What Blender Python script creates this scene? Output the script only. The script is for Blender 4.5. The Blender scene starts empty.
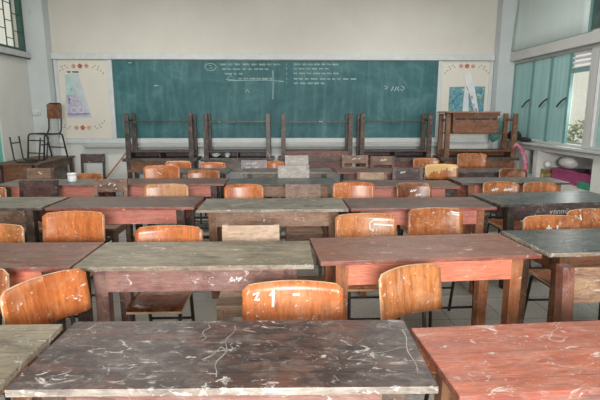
import bpy, bmesh, math, random
from mathutils import Vector, Matrix
S = bpy.context.scene
COL = S.collection
PI = math.pi

# ------------------------------------------------------------------ colours and materials
def lin(h):
    h = h.lstrip('#')
    v = [int(h[i:i+2], 16)/255 for i in (0, 2, 4)]
    return tuple((c/12.92 if c <= .04045 else ((c+.055)/1.055)**2.4) for c in v) + (1.0,)

class N:
    """tiny node-tree helper"""
    def __init__(self, name):
        self.m = bpy.data.materials.new(name); self.m.use_nodes = True
        self.t = self.m.node_tree; self.b = self.t.nodes['Principled BSDF']
    def n(self, typ, **kw):
        o = self.t.nodes.new(typ)
        for k, v in kw.items():
            if k.startswith('i_'):
                key = k[2:]; key = int(key) if key.isdigit() else key.replace('_', ' ')
                o.inputs[key].default_value = v
            else: setattr(o, k, v)
        return o
    def l(self, a, b): self.t.links.new(a, b)
    def ramp(self, fac, stops, interp='LINEAR'):
        r = self.n('ShaderNodeValToRGB'); e = r.color_ramp.elements; r.color_ramp.interpolation = interp
        while len(e) < len(stops): e.new(.5)
        for x, (p, c) in zip(e, stops):
            x.position = p; x.color = c if len(c) == 4 else tuple(c)+(1,)
        self.l(fac, r.inputs[0]); return r.outputs[0]
    def mix(self, fac, a, b):
        x = self.n('ShaderNodeMix', data_type='RGBA')
        for s, v in ((x.inputs[0], fac), (x.inputs[6], a), (x.inputs[7], b)):
            if isinstance(v, (int, float, tuple)): s.default_value = v
            else: self.l(v, s)
        return x.outputs[2]
    def math(self, op, a, b=0.0):
        x = self.n('ShaderNodeMath', operation=op)
        for s, v in ((x.inputs[0], a), (x.inputs[1], b)):
            if isinstance(v, (int, float)): s.default_value = v
            else: self.l(v, s)
        return x.outputs[0]
    def coord(self, scale, offset=True):
        tc = self.n('ShaderNodeTexCoord'); mp = self.n('ShaderNodeMapping'); mp.inputs['Scale'].default_value = scale
        if offset:
            oi = self.n('ShaderNodeObjectInfo'); sc = self.math('MULTIPLY', oi.outputs['Random'], 40.0)
            ad = self.n('ShaderNodeVectorMath', operation='ADD'); cx = self.n('ShaderNodeCombineXYZ')
            for i in range(3): self.l(sc, cx.inputs[i])
            self.l(tc.outputs['Object'], ad.inputs[0]); self.l(cx.outputs[0], ad.inputs[1]); self.l(ad.outputs[0], mp.inputs[0])
        else: self.l(tc.outputs['Object'], mp.inputs[0])
        return mp.outputs[0]
    def noise(self, vec, scale, detail=4, rough=.6, dist=0):
        x = self.n('ShaderNodeTexNoise', i_Scale=scale, i_Detail=detail, i_Roughness=rough, i_Distortion=dist)
        self.l(vec, x.inputs['Vector']); return x.outputs['Fac']

def plain(name, h, rough=.6, metal=0, var=.12, spec=.5, bump=0.0):
    k = N(name); c = lin(h)
    v = k.coord((1, 1, 1)); f = k.noise(v, 9, 5)
    d = tuple(x*(1-var*1.6) for x in c[:3])+(1,); e = tuple(min(1, x*(1+var*1.2)) for x in c[:3])+(1,)
    k.l(k.ramp(f, [(.3, d), (.7, e)]), k.b.inputs['Base Color'])
    k.b.inputs['Roughness'].default_value = rough; k.b.inputs['Metallic'].default_value = metal
    k.b.inputs['Specular IOR Level'].default_value = spec
    if bump:
        bp = k.n('ShaderNodeBump', i_Strength=bump, i_Distance=.004); k.l(k.noise(v, 60, 3), bp.inputs['Height']); k.l(bp.outputs[0], k.b.inputs['Normal'])
    return k.m

def worn(name, base, dark, wear, wear_amt=.5, scuff=.5, rough=.45, axis='x', planks=True):
    """old painted wood: grain, worn-through blotches, chalky white scuffs and scratches"""
    k = N(name)
    st = {'x': (1.2, 13, 13), 'z': (13, 13, 1.2), 'y': (13, 1.2, 13)}[axis]
    g = k.noise(k.coord(st), 3.2, 6, .65, .3)
    fine = k.noise(k.coord(tuple(s*4 for s in st)), 3.0, 3, .6)
    col = k.ramp(g, [(.28, lin(dark)), (.62, lin(base))])
    col = k.mix(k.ramp(fine, [(.38, (.5,)*3), (.55, (0,)*3)]), col, tuple(x*.62 for x in lin(dark)[:3])+(1,))
    sn = k.noise(k.coord((1.5, 3.6, 3.6)), 2.6, 8, .72, .9)
    col = k.mix(k.ramp(sn, [(.34, (.62*(.4+wear_amt),)*3), (.52, (0,)*3)]), col, tuple(x*.42 for x in lin(dark)[:3])+(1,))
    sk = k.noise(k.coord(tuple(q*2.2 for q in st)), 2.4, 5, .7)
    col = k.mix(k.ramp(sk, [(.34, (.6,)*3), (.44, (0,)*3)]), col, tuple(x*.5 for x in lin(dark)[:3])+(1,))
    du = k.noise(k.coord((3.2, 4.5, 4.5)), 3.1, 7, .74, .5)
    col = k.mix(k.ramp(du, [(.47, (0,)*3), (.72, (.30*min(1.2, .5+scuff*.7),)*3)]), col, lin('#b3aaa2'))
    bl = k.noise(k.coord((1.6, 3.0, 3.0)), 2.3, 6, .7, .4)
    w = k.math('MULTIPLY', k.ramp(bl, [(.60-.28*wear_amt, (0, 0, 0)), (.84-.22*wear_amt, (1, 1, 1))]), k.ramp(fine, [(.25, (.35,)*3), (.6, (1,)*3)]))
    col = k.mix(w, col, lin(wear))
    if planks:   # board joints running along the length
        v = k.coord((1, 1, 1), False); sp = k.n('ShaderNodeSeparateXYZ'); k.l(v, sp.inputs[0])
        wob = k.math('MULTIPLY', k.noise(k.coord((3, 3, 3)), 2, 2), .006)
        fr = k.math('FRACT', k.math('ADD', k.math('MULTIPLY', k.math('ADD', sp.outputs[1], wob), 6.6), 0.37))
        ln = k.ramp(k.math('ABSOLUTE', k.math('SUBTRACT', fr, .5)), [(.006, (.75,)*3), (.016, (0,)*3)])
        col = k.mix(ln, col, tuple(x*.5 for x in lin(dark)[:3])+(1,))
    # chips and scuffs
    s1 = k.noise(k.coord((5, 9, 9)), 2.2, 7, .68, 1.5)
    m1 = k.ramp(s1, [(.638-.08*scuff, (0,)*3), (.70-.08*scuff, (.85,)*3)])
    zone = k.ramp(k.noise(k.coord((2.0, 3.6, 3.6)), 1.9, 4), [(.40, (.10,)*3), (.57, (1,)*3)])
    m1 = k.math('MULTIPLY', m1, zone)
    # long wiggly scratches: thin level lines of a noise
    s2 = k.noise(k.coord((2.3, 4, 4)), 1.6, 3, .5, .8)
    m2 = k.ramp(k.math('ABSOLUTE', k.math('SUBTRACT', s2, .53)), [(.0015, (.7,)*3), (.006, (0,)*3)])
    brk = k.ramp(k.noise(k.coord((5, 5, 5)), 2.1, 3), [(.5, (0,)*3), (.62, (1,)*3)])
    m2 = k.math('MULTIPLY', k.math('MULTIPLY', m2, brk), min(1, scuff*1.2))
    # small specks
    s3 = k.noise(k.coord((24, 34, 34)), 2.2, 3, .55)
    m3 = k.math('MULTIPLY', k.ramp(s3, [(.715-.05*scuff, (0,)*3), (.76-.05*scuff, (.7,)*3)]), zone)
    m = k.math('MINIMUM', k.math('ADD', k.math('ADD', m1, m2), m3), .9)
    col = k.mix(m, col, lin('#cfcac4'))
    k.l(col, k.b.inputs['Base Color'])
    rg = k.math('ADD', k.math('MULTIPLY', bl, .3), rough-.15); rg = k.math('ADD', rg, k.math('MULTIPLY', m, .25))
    k.l(rg, k.b.inputs['Roughness'])
    bp = k.n('ShaderNodeBump', i_Strength=.35, i_Distance=.003)
    k.l(k.math('ADD', g, k.math('MULTIPLY', fine, .5)), bp.inputs['Height']); k.l(bp.outputs[0], k.b.inputs['Normal'])
    return k.m

def ply(name, base, dark, scuff=.35, rough=.3, two=None):
    """varnished plywood with vertical figure"""
    k = N(name)
    g = k.noise(k.coord((26, 26, 1.1)), 1.3, 4, .6, .4)
    g2 = k.noise(k.coord((5, 5, .8)), 1.4, 3, .5, .6)
    f = k.math('ADD', k.math('MULTIPLY', g, .55), k.math('MULTIPLY', g2, .45))
    col = k.ramp(f, [(.40, lin(dark)), (.56, lin(base))])
    vg = k.noise(k.coord((60, 60, 1.5)), 1.6, 4, .65, .3)
    col = k.mix(k.ramp(vg, [(.36, (.5,)*3), (.5, (0,)*3)]), col, tuple(x*.55 for x in lin(dark)[:3])+(1,))
    st = k.noise(k.coord((6, 6, 7)), 1.5, 6, .7, .6)
    col = k.mix(k.ramp(st, [(.5, (0,)*3), (.72, (.45,)*3)]), col, lin('#c9a98a'))
    col = k.mix(k.ramp(st, [(.25, (.5,)*3), (.42, (0,)*3)]), col, tuple(x*.6 for x in lin(dark)[:3])+(1,))
    if two:
        v = k.coord((1, 1, 1), False); sp = k.n('ShaderNodeSeparateXYZ'); k.l(v, sp.inputs[0])
        h = k.math('ADD', k.noise(k.coord((12, 12, 2.0)), 1.3, 3, .6, .2), k.math('SUBTRACT', k.math('MULTIPLY', k.math('SUBTRACT', sp.outputs[2], .77), 3.2), k.math('MULTIPLY', sp.outputs[0], .9)))
        col = k.mix(k.ramp(h, [(.49, (0,)*3), (.52, (1,)*3)]), col, lin(two))
    s1 = k.noise(k.coord((11, 11, 15)), 2.2, 5, .62, 1.0)
    m1 = k.ramp(s1, [(.675-.07*scuff, (0,)*3), (.71-.07*scuff, (.85,)*3)])
    s3 = k.noise(k.coord((36, 36, 36)), 2.0, 2, .5)
    m3 = k.ramp(s3, [(.72-.05*scuff, (0,)*3), (.75-.05*scuff, (.75,)*3)])
    m = k.math('MINIMUM', k.math('ADD', m1, m3), .88)
    col = k.mix(m, col, lin('#d8cdbd'))
    k.l(col, k.b.inputs['Base Color'])
    k.l(k.math('ADD', k.math('MULTIPLY', m, .3), k.math('ADD', k.math('MULTIPLY', g2, .25), rough-.1)), k.b.inputs['Roughness'])
    bp = k.n('ShaderNodeBump', i_Strength=.15, i_Distance=.002); k.l(g, bp.inputs['Height']); k.l(bp.outputs[0], k.b.inputs['Normal'])
    return k.m

def chalkboard_mat():
    k = N('chalkboard_green')
    c = k.noise(k.coord((.9, 1, 1.1), False), 2.1, 7, .66, .7)
    v = k.noise(k.coord((5, 1, .7), False), 2.0, 5, .6, .5)
    col = k.ramp(c, [(.32, lin('#245458')), (.55, lin('#37686d')), (.78, lin('#5b8589'))])
    s = k.ramp(v, [(.48, (0,)*3), (.80, (.3,)*3)])
    col = k.mix(s, col, lin('#86aaa9'))
    k.l(col, k.b.inputs['Base Color']); k.b.inputs['Roughness'].default_value = .62
    return k.m

def wall_mat(name, base, dark, rough=.7):
    k = N(name)
    f = k.noise(k.coord((.6, .6, .6), False), 1.3, 6, .62)
    col = k.ramp(f, [(.3, lin(dark)), (.66, lin(base))])
    s = k.noise(k.coord((4, 4, 2.2), False), 1.8, 5, .7, .5)
    col = k.mix(k.ramp(s, [(.66, (0,)*3), (.8, (.35,)*3)]), col, lin('#8d877c'))
    k.l(col, k.b.inputs['Base Color']); k.b.inputs['Roughness'].default_value = rough
    bp = k.n('ShaderNodeBump', i_Strength=.12, i_Distance=.004); k.l(k.noise(k.coord((1, 1, 1), False), 55, 3), bp.inputs['Height']); k.l(bp.outputs[0], k.b.inputs['Normal'])
    return k.m

def floor_mat():
    k = N('terrazzo_floor')
    v = k.coord((1, 1, 1), False)
    br = k.n('ShaderNodeTexBrick', offset=0.0, i_Color1=lin('#bfbdb5'), i_Color2=lin('#b4b2aa'), i_Mortar=lin('#6f6c66'), i_Scale=1.0, i_Mortar_Size=.004, i_Brick_Width=.4, i_Row_Height=.4)
    k.l(v, br.inputs['Vector'])
    sp = k.noise(v, 70, 3, .7); col = k.mix(k.ramp(sp, [(.4, (.55,)*3), (.6, (0,)*3)]), br.outputs[0], lin('#77756f'))
    d = k.noise(v, 1.4, 6, .7); col = k.mix(k.ramp(d, [(.5, (0,)*3), (.8, (.5,)*3)]), col, lin('#6b665d'))
    k.l(col, k.b.inputs['Base Color']); k.b.inputs['Roughness'].default_value = .42
    return k.m

def landscape_mat():
    k = N('printed_landscape')
    f = k.noise(k.coord((1, 1, 1), False), 13, 5, .75, 1.2)
    k.l(k.ramp(f, [(.34, lin('#2f5f45')), (.43, lin('#3f8a96')), (.5, lin('#6f9fd0')), (.54, lin('#4c8a5a')), (.62, lin('#d3cba0'))]), k.b.inputs['Base Color'])
    k.b.inputs['Roughness'].default_value = .5
    return k.m

def teal_mat(name, a, b, rough=.35):
    k = N(name)
    f = k.noise(k.coord((9, 9, .35)), 1.2, 4, .6, .3)
    k.l(k.ramp(f, [(.3, lin(a)), (.7, lin(b))]), k.b.inputs['Base Color']); k.b.inputs['Roughness'].default_value = rough
    return k.m

def glass_mat():
    m = bpy.data.materials.new('window_glass'); m.use_nodes = True
    t = m.node_tree; t.nodes.clear()
    o = t.nodes.new('ShaderNodeOutputMaterial'); mx = t.nodes.new('ShaderNodeMixShader')
    tr = t.nodes.new('ShaderNodeBsdfTransparent'); gl = t.nodes.new('ShaderNodeBsdfGlossy')
    tr.inputs[0].default_value = (.93, .95, .93, 1); gl.inputs['Roughness'].default_value = .03
    mx.inputs[0].default_value = .07
    t.links.new(tr.outputs[0], mx.inputs[1]); t.links.new(gl.outputs[0], mx.inputs[2]); t.links.new(mx.outputs[0], o.inputs[0])
    return m

M = {}
def setup_materials():
    W = worn
    M['top_black'] = W('black_worn_top', '#523f39', '#2f2625', '#764a39', .5, .72, .42)
    M['top_greybrown'] = W('grey_brown_top', '#918670', '#695f4e', '#ab9f88', .5, .6, .5)
    M['top_olive'] = W('grey_olive_top', '#868073', '#5b564c', '#a39a88', .55, .5, .5)
    M['top_salmon'] = W('salmon_top', '#c27156', '#a05a44', '#8b5244', .45, .72, .45)
    M['top_red'] = W('dull_red_top', '#8c5c48', '#674437', '#7b6058', .45, .5, .4)
    M['top_redbrown'] = W('red_brown_top', '#9d6650', '#764d3d', '#8b6d5e', .4, .5, .4)
    M['top_darkred'] = W('dark_red_top', '#785549', '#533c35', '#6f6460', .5, .42, .38)
    M['top_dark'] = W('dark_grey_top', '#565654', '#3d3d3d', '#7a7972', .45, .42, .3)
    M['top_grey'] = W('faded_grey_top', '#6d6a66', '#514e4b', '#8c8880', .5, .4, .4)
    M['ap_salmon'] = W('salmon_paint', '#e0876a', '#cf765b', '#b9694f', .15, .08, .5, planks=False)
    M['ap_pink'] = W('pinkish_red_paint', '#cf8070', '#b86f61', '#a8655a', .2, .1, .5, planks=False)
    M['ap_mauve'] = W('mauve_brown_wood', '#946a61', '#74514b', '#9f7b6e', .45, .45, .5, planks=False)
    M['ap_brown'] = W('plain_brown_wood', '#9c7860', '#7c5b47', '#ab8b74', .4, .3, .55, planks=False)
    M['ap_darkbrown'] = W('dark_brown_wood', '#6f4f3c', '#4b3529', '#7c6250', .4, .35, .5, planks=False)
    M['ap_rust'] = W('rust_brown_wood', '#8c5638', '#67402a', '#84583f', .35, .25, .5, planks=False)
    M['ap_purple'] = W('dark_purple_brown_wood', '#573f42', '#3c2c30', '#6b5554', .35, .3, .45, planks=False)
    M['ap_maroon'] = W('maroon_wood', '#7d4d47', '#5a3735', '#8a6258', .45, .35, .5, planks=False)
    M['ap_greybrown'] = W('grey_brown_wood', '#7c7068', '#5d544e', '#8f857b', .45, .3, .55, planks=False)
    M['leg_brown'] = W('leg_brown_wood', '#855a3d', '#62412c', '#a17a58', .35, .3, .5, 'z', False)
    M['leg_dark'] = W('leg_dark_wood', '#503629', '#33221d', '#6e5548', .35, .3, .45, 'z', False)
    M['leg_black'] = W('leg_blackened_wood', '#43352f', '#2b2321', '#6b5a52', .4, .3, .4, 'z', False)
    M['leg_mauve'] = W('leg_mauve_wood', '#855d55', '#644742', '#93705f', .35, .3, .5, 'z', False)
    M['leg_red'] = W('leg_reddish_wood', '#84503c', '#54302a', '#6a4638', .4, .3, .5, 'z', False)
    M['leg_salmon'] = W('leg_salmon_wood', '#aa6841', '#86502f', '#a5714f', .4, .25, .5, 'z', False)
    M['edge_pale'] = W('pale_worn_edge', '#9a8a74', '#6b5e51', '#b5aa99', .6, .9, .6, planks=False)
    M['edge_grey'] = W('grey_worn_edge', '#8c8074', '#574d46', '#b5aca2', .7, 1.0, .6, planks=False)
    M['edge_red'] = W('red_worn_edge', '#a3584a', '#74423a', '#8d6d5d', .5, .3, .5, planks=False)
    M['edge_dark'] = W('dark_worn_edge', '#4d423d', '#352d2a', '#8d8273', .45, .4, .5, planks=False)
    M['ply_orange'] = ply('orange_plywood', '#c8763f', '#a95c2f', .5)
    M['ply_honey'] = ply('honey_plywood', '#c07c4a', '#9a5d31', .55)
    M['ply_brown'] = ply('brown_plywood', '#b06a3a', '#874a26', .5)
    M['ply_dark'] = ply('dark_plywood', '#84492a', '#5f331f', .25)
    M['ply_pale'] = ply('pale_plywood', '#c9946a', '#ad7750', .5)
    M['ply_two'] = ply('two_tone_plywood', '#c27a3e', '#a45f2c', .2, .35, '#dfb87c')
    M['ply_edge'] = plain('plywood_edge', '#d9bf98', .6, var=.2)
    M['plank_pale'] = W('pale_plank', '#c2a489', '#a3856c', '#cdb7a2', .5, .4, .55, planks=False)
    M['plank_white'] = W('chalky_white_plank', '#c6bfb9', '#a39c97', '#d8d4d0', .6, 1.0, .6, planks=False)
    M['plank_lilac'] = W('chalky_grey_plank', '#a79aa0', '#8a7f84', '#bcb3b6', .5, .8, .6, planks=False)
    M['plank_brown'] = W('brown_plank', '#8d6a55', '#6b4f40', '#a1836e', .5, .55, .55, planks=False)
    M['plank_speck'] = W('speckled_brown_plank', '#7d5a4b', '#5e4339', '#8c6f60', .4, 1.0, .5, planks=False)
    M['plank_dark'] = W('dark_maroon_plank', '#573632', '#3c2524', '#634641', .35, .15, .45, planks=False)
    M['plank_purple'] = W('dark_purple_plank', '#5d474b', '#433236', '#6f5a5c', .35, .25, .4, planks=False)
    M['plank_beige'] = W('beige_stained_plank', '#cdb190', '#a98762', '#5d372b', 1.15, .5, .55, planks=False)
    M['steel'] = plain('black_steel_tube', '#38322f', .45, .3, .25)
    M['chalk'] = plain('chalk_white', '#d5d8d2', .9, var=.1)
    M['chalk_grey'] = plain('chalk_grey', '#a8a29d', .9, var=.35)
    M['chalk_faint'] = plain('chalk_faint', '#93b0ae', .9, var=.15)
    M['chalk_mid'] = plain('chalk_mid', '#a9c2bf', .9, var=.2)
    M['board'] = chalkboard_mat()
    M['wall_beige'] = wall_mat('beige_wall_paint', '#d9d5cc', '#cec9bf')
    M['wall_white'] = wall_mat('white_wall_paint', '#dcddd8', '#cbcbc6')
    M['wall_grey'] = wall_mat('grey_white_wall_paint', '#d2d2cc', '#bfbfb9')
    M['trim_white'] = plain('trim_white_paint', '#cdd1d1', .5, var=.05)
    M['col_blue'] = wall_mat('pale_blue_column_paint', '#cbd1d1', '#bac1c2')
    M['cream'] = wall_mat('cream_board_paint', '#dfdacf', '#d6d0c4')
    M['ledge'] = plain('grey_ledge', '#b6b9b7', .6, var=.06)
    M['concrete'] = wall_mat('grey_beam_paint', '#c0c1be', '#afb0ad')
    M['floor'] = floor_mat()
    M['ceiling'] = plain('ceiling_white', '#a9a7a1', .8, var=.03)
    M['teal'] = teal_mat('teal_painted_glass', '#84aeac', '#a0c6c3')
    M['teal_bright'] = teal_mat('bright_teal_shutter', '#63b8a6', '#7accba')
    M['teal_frame'] = plain('teal_frame_paint', '#6d9290', .45, var=.08)
    M['pale_teal'] = teal_mat('pale_teal_panel', '#c6d3d0', '#ccd8d5', .6)
    M['green_frame'] = plain('green_frame_paint', '#34564a', .5, var=.1)
    M['dark_green_glass'] = plain('dark_green_glass', '#3c5654', .15, var=.2)
    M['black'] = plain('black_plastic', '#23211f', .5)
    M['glass'] = glass_mat()
    M['magenta'] = plain('magenta_board', '#9c466f', .5, var=.12)
    M['green_box'] = plain('green_box_plastic', '#3f8a72', .5)
    M['mustard'] = W('mustard_dark_box', '#b79a55', '#3c3228', '#4b4036', .55, .4, .6, planks=False)
    M['white_plastic'] = plain('white_plastic_film', '#e2e2e2', .4, var=.06)
    M['white_paper'] = plain('white_paper', '#d7dde4', .7, var=.06)
    M['pink_cloth'] = W('pink_white_cloth', '#cf5f86', '#b84c74', '#e6d3d8', .6, 1.0, .8, planks=False)
    M['red'] = plain('red_petal', '#c66a5c', .6)
    M['pink'] = plain('pink_petal', '#dcae9c', .6)
    M['olive'] = plain('olive_leaf', '#8a8360', .6)
    M['poster_teal'] = plain('poster_teal', '#b2cdc9', .45, var=.15)
    M['poster_lilac'] = plain('poster_lilac', '#bdb6cb', .45, var=.15)
    M['poster_grey'] = plain('poster_grey', '#c3ccd0', .4, var=.06)
    M['lilac_ink'] = plain('lilac_ink', '#8079a6', .5)
    M['landscape'] = landscape_mat()
    M['dark_cloth'] = plain('dark_cloth', '#3a3638', .9, var=.3)
    M['teal_cloth'] = plain('teal_cloth', '#5f938c', .9, var=.2)
    M['stick'] = plain('broom_stick_wood', '#b06a45', .5, var=.15)
    M['yellow'] = plain('yellow_tape', '#d9c060', .5)
    M['leaf'] = plain('outdoor_leaf', '#a9b596', .7, var=.35)
    M['trunk'] = plain('outdoor_trunk', '#8a8478', .8, var=.2)
    M['ground'] = plain('outdoor_ground', '#b9b6a2', .9, var=.1)
    M['tube_glow'] = None

# ------------------------------------------------------------------ mesh helpers
class B:
    def __init__(self): self.bm = bmesh.new(); self.mi = 0
    def face(self, vs, mi=None):
        try:
            f = self.bm.faces.new(vs); f.material_index = self.mi if mi is None else mi; return f
        except ValueError: return None
    def box(self, c, s, rot=None, taper=1.0, bev=0.0, mi=None):
        c = Vector(c); h = Vector(s)/2; vs = []
        for z in (-1, 1):
            k = taper if z < 0 else 1.0
            for x, y in ((-1, -1), (1, -1), (1, 1), (-1, 1)):
                p = Vector((x*h.x*k, y*h.y*k, z*h.z))
                if rot: p = rot @ p
                vs.append(self.bm.verts.new(c+p))
        fs = [self.face([vs[i] for i in q], mi) for q in ((3, 2, 1, 0), (4, 5, 6, 7), (0, 1, 5, 4), (1, 2, 6, 5), (2, 3, 7, 6), (3, 0, 4, 7))]
        if bev:
            es = {e for f in fs for e in f.edges}
            bmesh.ops.bevel(self.bm, geom=list(es), offset=bev, segments=2, profile=.6, affect='EDGES', clamp_overlap=True)
        return self
    def prism(self, pts, y0, y1):
        """polygon in x,z extruded along y"""
        a = [self.bm.verts.new((x, y0, z)) for x, z in pts]; b = [self.bm.verts.new((x, y1, z)) for x, z in pts]
        self.face(a); self.face(b[::-1])
        for i in range(len(pts)):
            j = (i+1) % len(pts); self.face([a[j], a[i], b[i], b[j]])
        return self
    def tube(self, pts, r, n=8, fillet=0.0, cap=True, mi=None):
        P = [Vector(p) for p in pts]
        if fillet:
            Q = [P[0]]
            for i in range(1, len(P)-1):
                a, b, c = P[i-1], P[i], P[i+1]; u = (a-b); v = (c-b)
                f = min(fillet, u.length*.45, v.length*.45); p0 = b+u.normalized()*f; p2 = b+v.normalized()*f
                for k in range(5):
                    t = k/4; Q.append(p0*(1-t)**2+b*2*t*(1-t)+p2*t*t)
            Q.append(P[-1]); P = Q
        rs = r if isinstance(r, (list, tuple)) else [r]*len(P)
        rings = []; up = None
        for i, p in enumerate(P):
            d = (P[min(i+1, len(P)-1)]-P[max(i-1, 0)]).normalized()
            if up is None: up = d.orthogonal().normalized()
            up = (up-d*up.dot(d)).normalized(); s = d.cross(up)
            rings.append([self.bm.verts.new(p+(up*math.cos(2*PI*k/n)+s*math.sin(2*PI*k/n))*rs[i]) for k in range(n)])
        for a, b in zip(rings, rings[1:]):
            for k in range(n): 
                f = self.face([a[k], a[(k+1) % n], b[(k+1) % n], b[k]], mi)
                if f: f.smooth = True
        if cap: self.face(rings[0][::-1], mi); self.face(rings[-1], mi)
        return self
    def lathe(self, prof, c=(0, 0, 0), n=16):
        c = Vector(c)
        rings = [[self.bm.verts.new(c+Vector((r*math.cos(2*PI*k/n), r*math.sin(2*PI*k/n), z))) for k in range(n)] for r, z in prof]
        for a, b in zip(rings, rings[1:]):
            for k in range(n):
                f = self.face([a[k], a[(k+1) % n], b[(k+1) % n], b[k]])
                if f: f.smooth = True
        self.face(rings[0][::-1]); self.face(rings[-1]); return self
    def blob(self, c, s, seed=0, amp=.25, sub=3):
        r = random.Random(seed); ret = bmesh.ops.create_icosphere(self.bm, subdivisions=sub, radius=1.0)
        ph = [(Vector((r.uniform(-3, 3), r.uniform(-3, 3), r.uniform(-3, 3))), r.uniform(0, 6)) for _ in range(6)]
        for v in ret['verts']:
            k = 1+amp*sum(math.sin(v.co.dot(d)*1.3+q) for d, q in ph)/3
            v.co = Vector(c)+Vector((v.co.x*s[0], v.co.y*s[1], max(-.9, v.co.z)*s[2]))*k
            for f in v.link_faces: f.material_index = self.mi; f.smooth = True
        return self
    def strokes(self, lines, w, fn, off=.0015):
        """flat ribbons of width w along 2-D polylines; fn(u, v) gives point and normal"""
        for ln in lines:
            pv = None
            for i, (u, v) in enumerate(ln):
                a = ln[max(i-1, 0)]; b = ln[min(i+1, len(ln)-1)]
                dx, dy = b[0]-a[0], b[1]-a[1]; L = math.hypot(dx, dy) or 1
                nx, ny = -dy/L*w/2, dx/L*w/2
                q = []
                for s in (-1, 1):
                    p, nn = fn(u+nx*s, v+ny*s); q.append(self.bm.verts.new(Vector(p)+Vector(nn)*off))
                if pv: self.face([pv[0], q[0], q[1], pv[1]])
                pv = q
        return self
    def build(self, name, mats, parent=None, smooth=False):
        me = bpy.data.meshes.new(name)
        bmesh.ops.recalc_face_normals(self.bm, faces=self.bm.faces[:])
        self.bm.to_mesh(me); self.bm.free()
        for m in (mats if isinstance(mats, (list, tuple)) else [mats]): me.materials.append(m)
        if smooth:
            for p in me.polygons: p.use_smooth = True
        o = bpy.data.objects.new(name, me); COL.objects.link(o)
        if parent: o.parent = parent
        return o

def tag(o, label=None, cat=None, group=None, kind=None):
    if label: o['label'] = label
    if cat: o['category'] = cat
    if group: o['group'] = group
    if kind: o['kind'] = kind
    return o
def thing(name, label, cat, loc=(0, 0, 0), rz=0, group=None):
    o = bpy.data.objects.new(name, None); COL.objects.link(o); o.empty_display_size = .1
    o.location = loc; o.rotation_euler = (0, 0, math.radians(rz)); return tag(o, label, cat, group)
def struct(b, name, mats): return tag(b.build(name, mats), kind='structure')

def scribble(rng, x, y, length, h, n=None):
    """a line of small handwriting-like loops"""
    out = []; cx = x
    while cx < x+length:
        wl = rng.uniform(2.5, 7)*h
        k = int(wl/(h*.45))+2; pts = []
        for i in range(k*4):
            t = i/3
            pts.append((cx+t*h*.17*1.0, y+math.sin(t*1.9+rng.uniform(-.4, .4))*h*.5*rng.uniform(.5, 1)))
        out.append(pts); cx = pts[-1][0]+h*rng.uniform(.6, 1.2)
    return out

# ------------------------------------------------------------------ furniture
def desk(label, x, ynear, rz, top, edge, apron, leg, w=1.19, d=.46, inset=.085, loc_z=0, flip=None, foot_z=.13, aw=.12, lw=.068,
         group='old wooden desks standing in rows', h=.75, writing=None, slot=True):
    """two-seat wooden school desk; local -Y is its closed front, +Y its open side"""
    c = math.cos(math.radians(rz)); s = math.sin(math.radians(rz))
    cx, cy = x-s*(d/2)*1, ynear+c*(d/2)
    t = thing('school_desk', label, 'desk', (cx, cy, loc_z), rz, group)
    if flip == 'x': t.rotation_euler = (PI, 0, t.rotation_euler.z)
    if flip == 'y': t.rotation_euler = (0, PI, t.rotation_euler.z)
    th = .024
    b = B(); b.box((0, 0, h-th/2), (w, d, th), bev=.004)
    o = b.build('tabletop', [M[top], M[edge]], t)
    for p in o.data.polygons:
        if abs(p.normal.z) < .75: p.material_index = 1
    lx = w/2-inset; yf = -d/2+.028; yb = d/2-.028
    za = h-th
    B().box((0, yf+.012, za-aw/2), (2*lx-.004, .022, aw), bev=.002).build('apron', M[apron], t)
    for sx in (-1, 1):
        B().box((sx*(lx-lw/2), 0, za-aw/2), (.02, yb-yf-.05, aw-.002)).build('side_panel', M[apron], t)
    B().box((0, .012, za-aw+.008), (2*lx-.08, yb-yf-.02, .014)).build('shelf', M[apron], t)
    B().box((0, .02, za-aw/2+.004), (.016, yb-yf-.04, aw-.026)).build('divider', M[apron], t)
    for sx in (-1, 1):
        for y in (yf+lw/2, yb-lw/2):
            B().box((sx*(lx-lw/2), y, (za-.001)/2), (lw, lw, za-.001), taper=.84, bev=.003).build('leg', M[leg], t)
    for sx in (-1, 1):
        B().box((sx*(lx-lw/2), 0, .105), (.022, yb-yf-2*lw+.006, .04)).build('side_stretcher', M[leg], t)
    B().box((0, yf+.11, foot_z), (2*lx-.08, .05, .024), bev=.002).build('footrest', M[leg], t)
    if writing:
        f = [ch for ch in t.children if ch.name.startswith('apron')][0]
        for ln in writing:
            q = B().strokes([ln], .007, lambda u, v: ((u, yf+.001, za-aw/2+v), (0, -1, 0))).build('chalk_stroke', M['chalk'], f); q['label'] = 'white chalk stroke'
    return t

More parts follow.
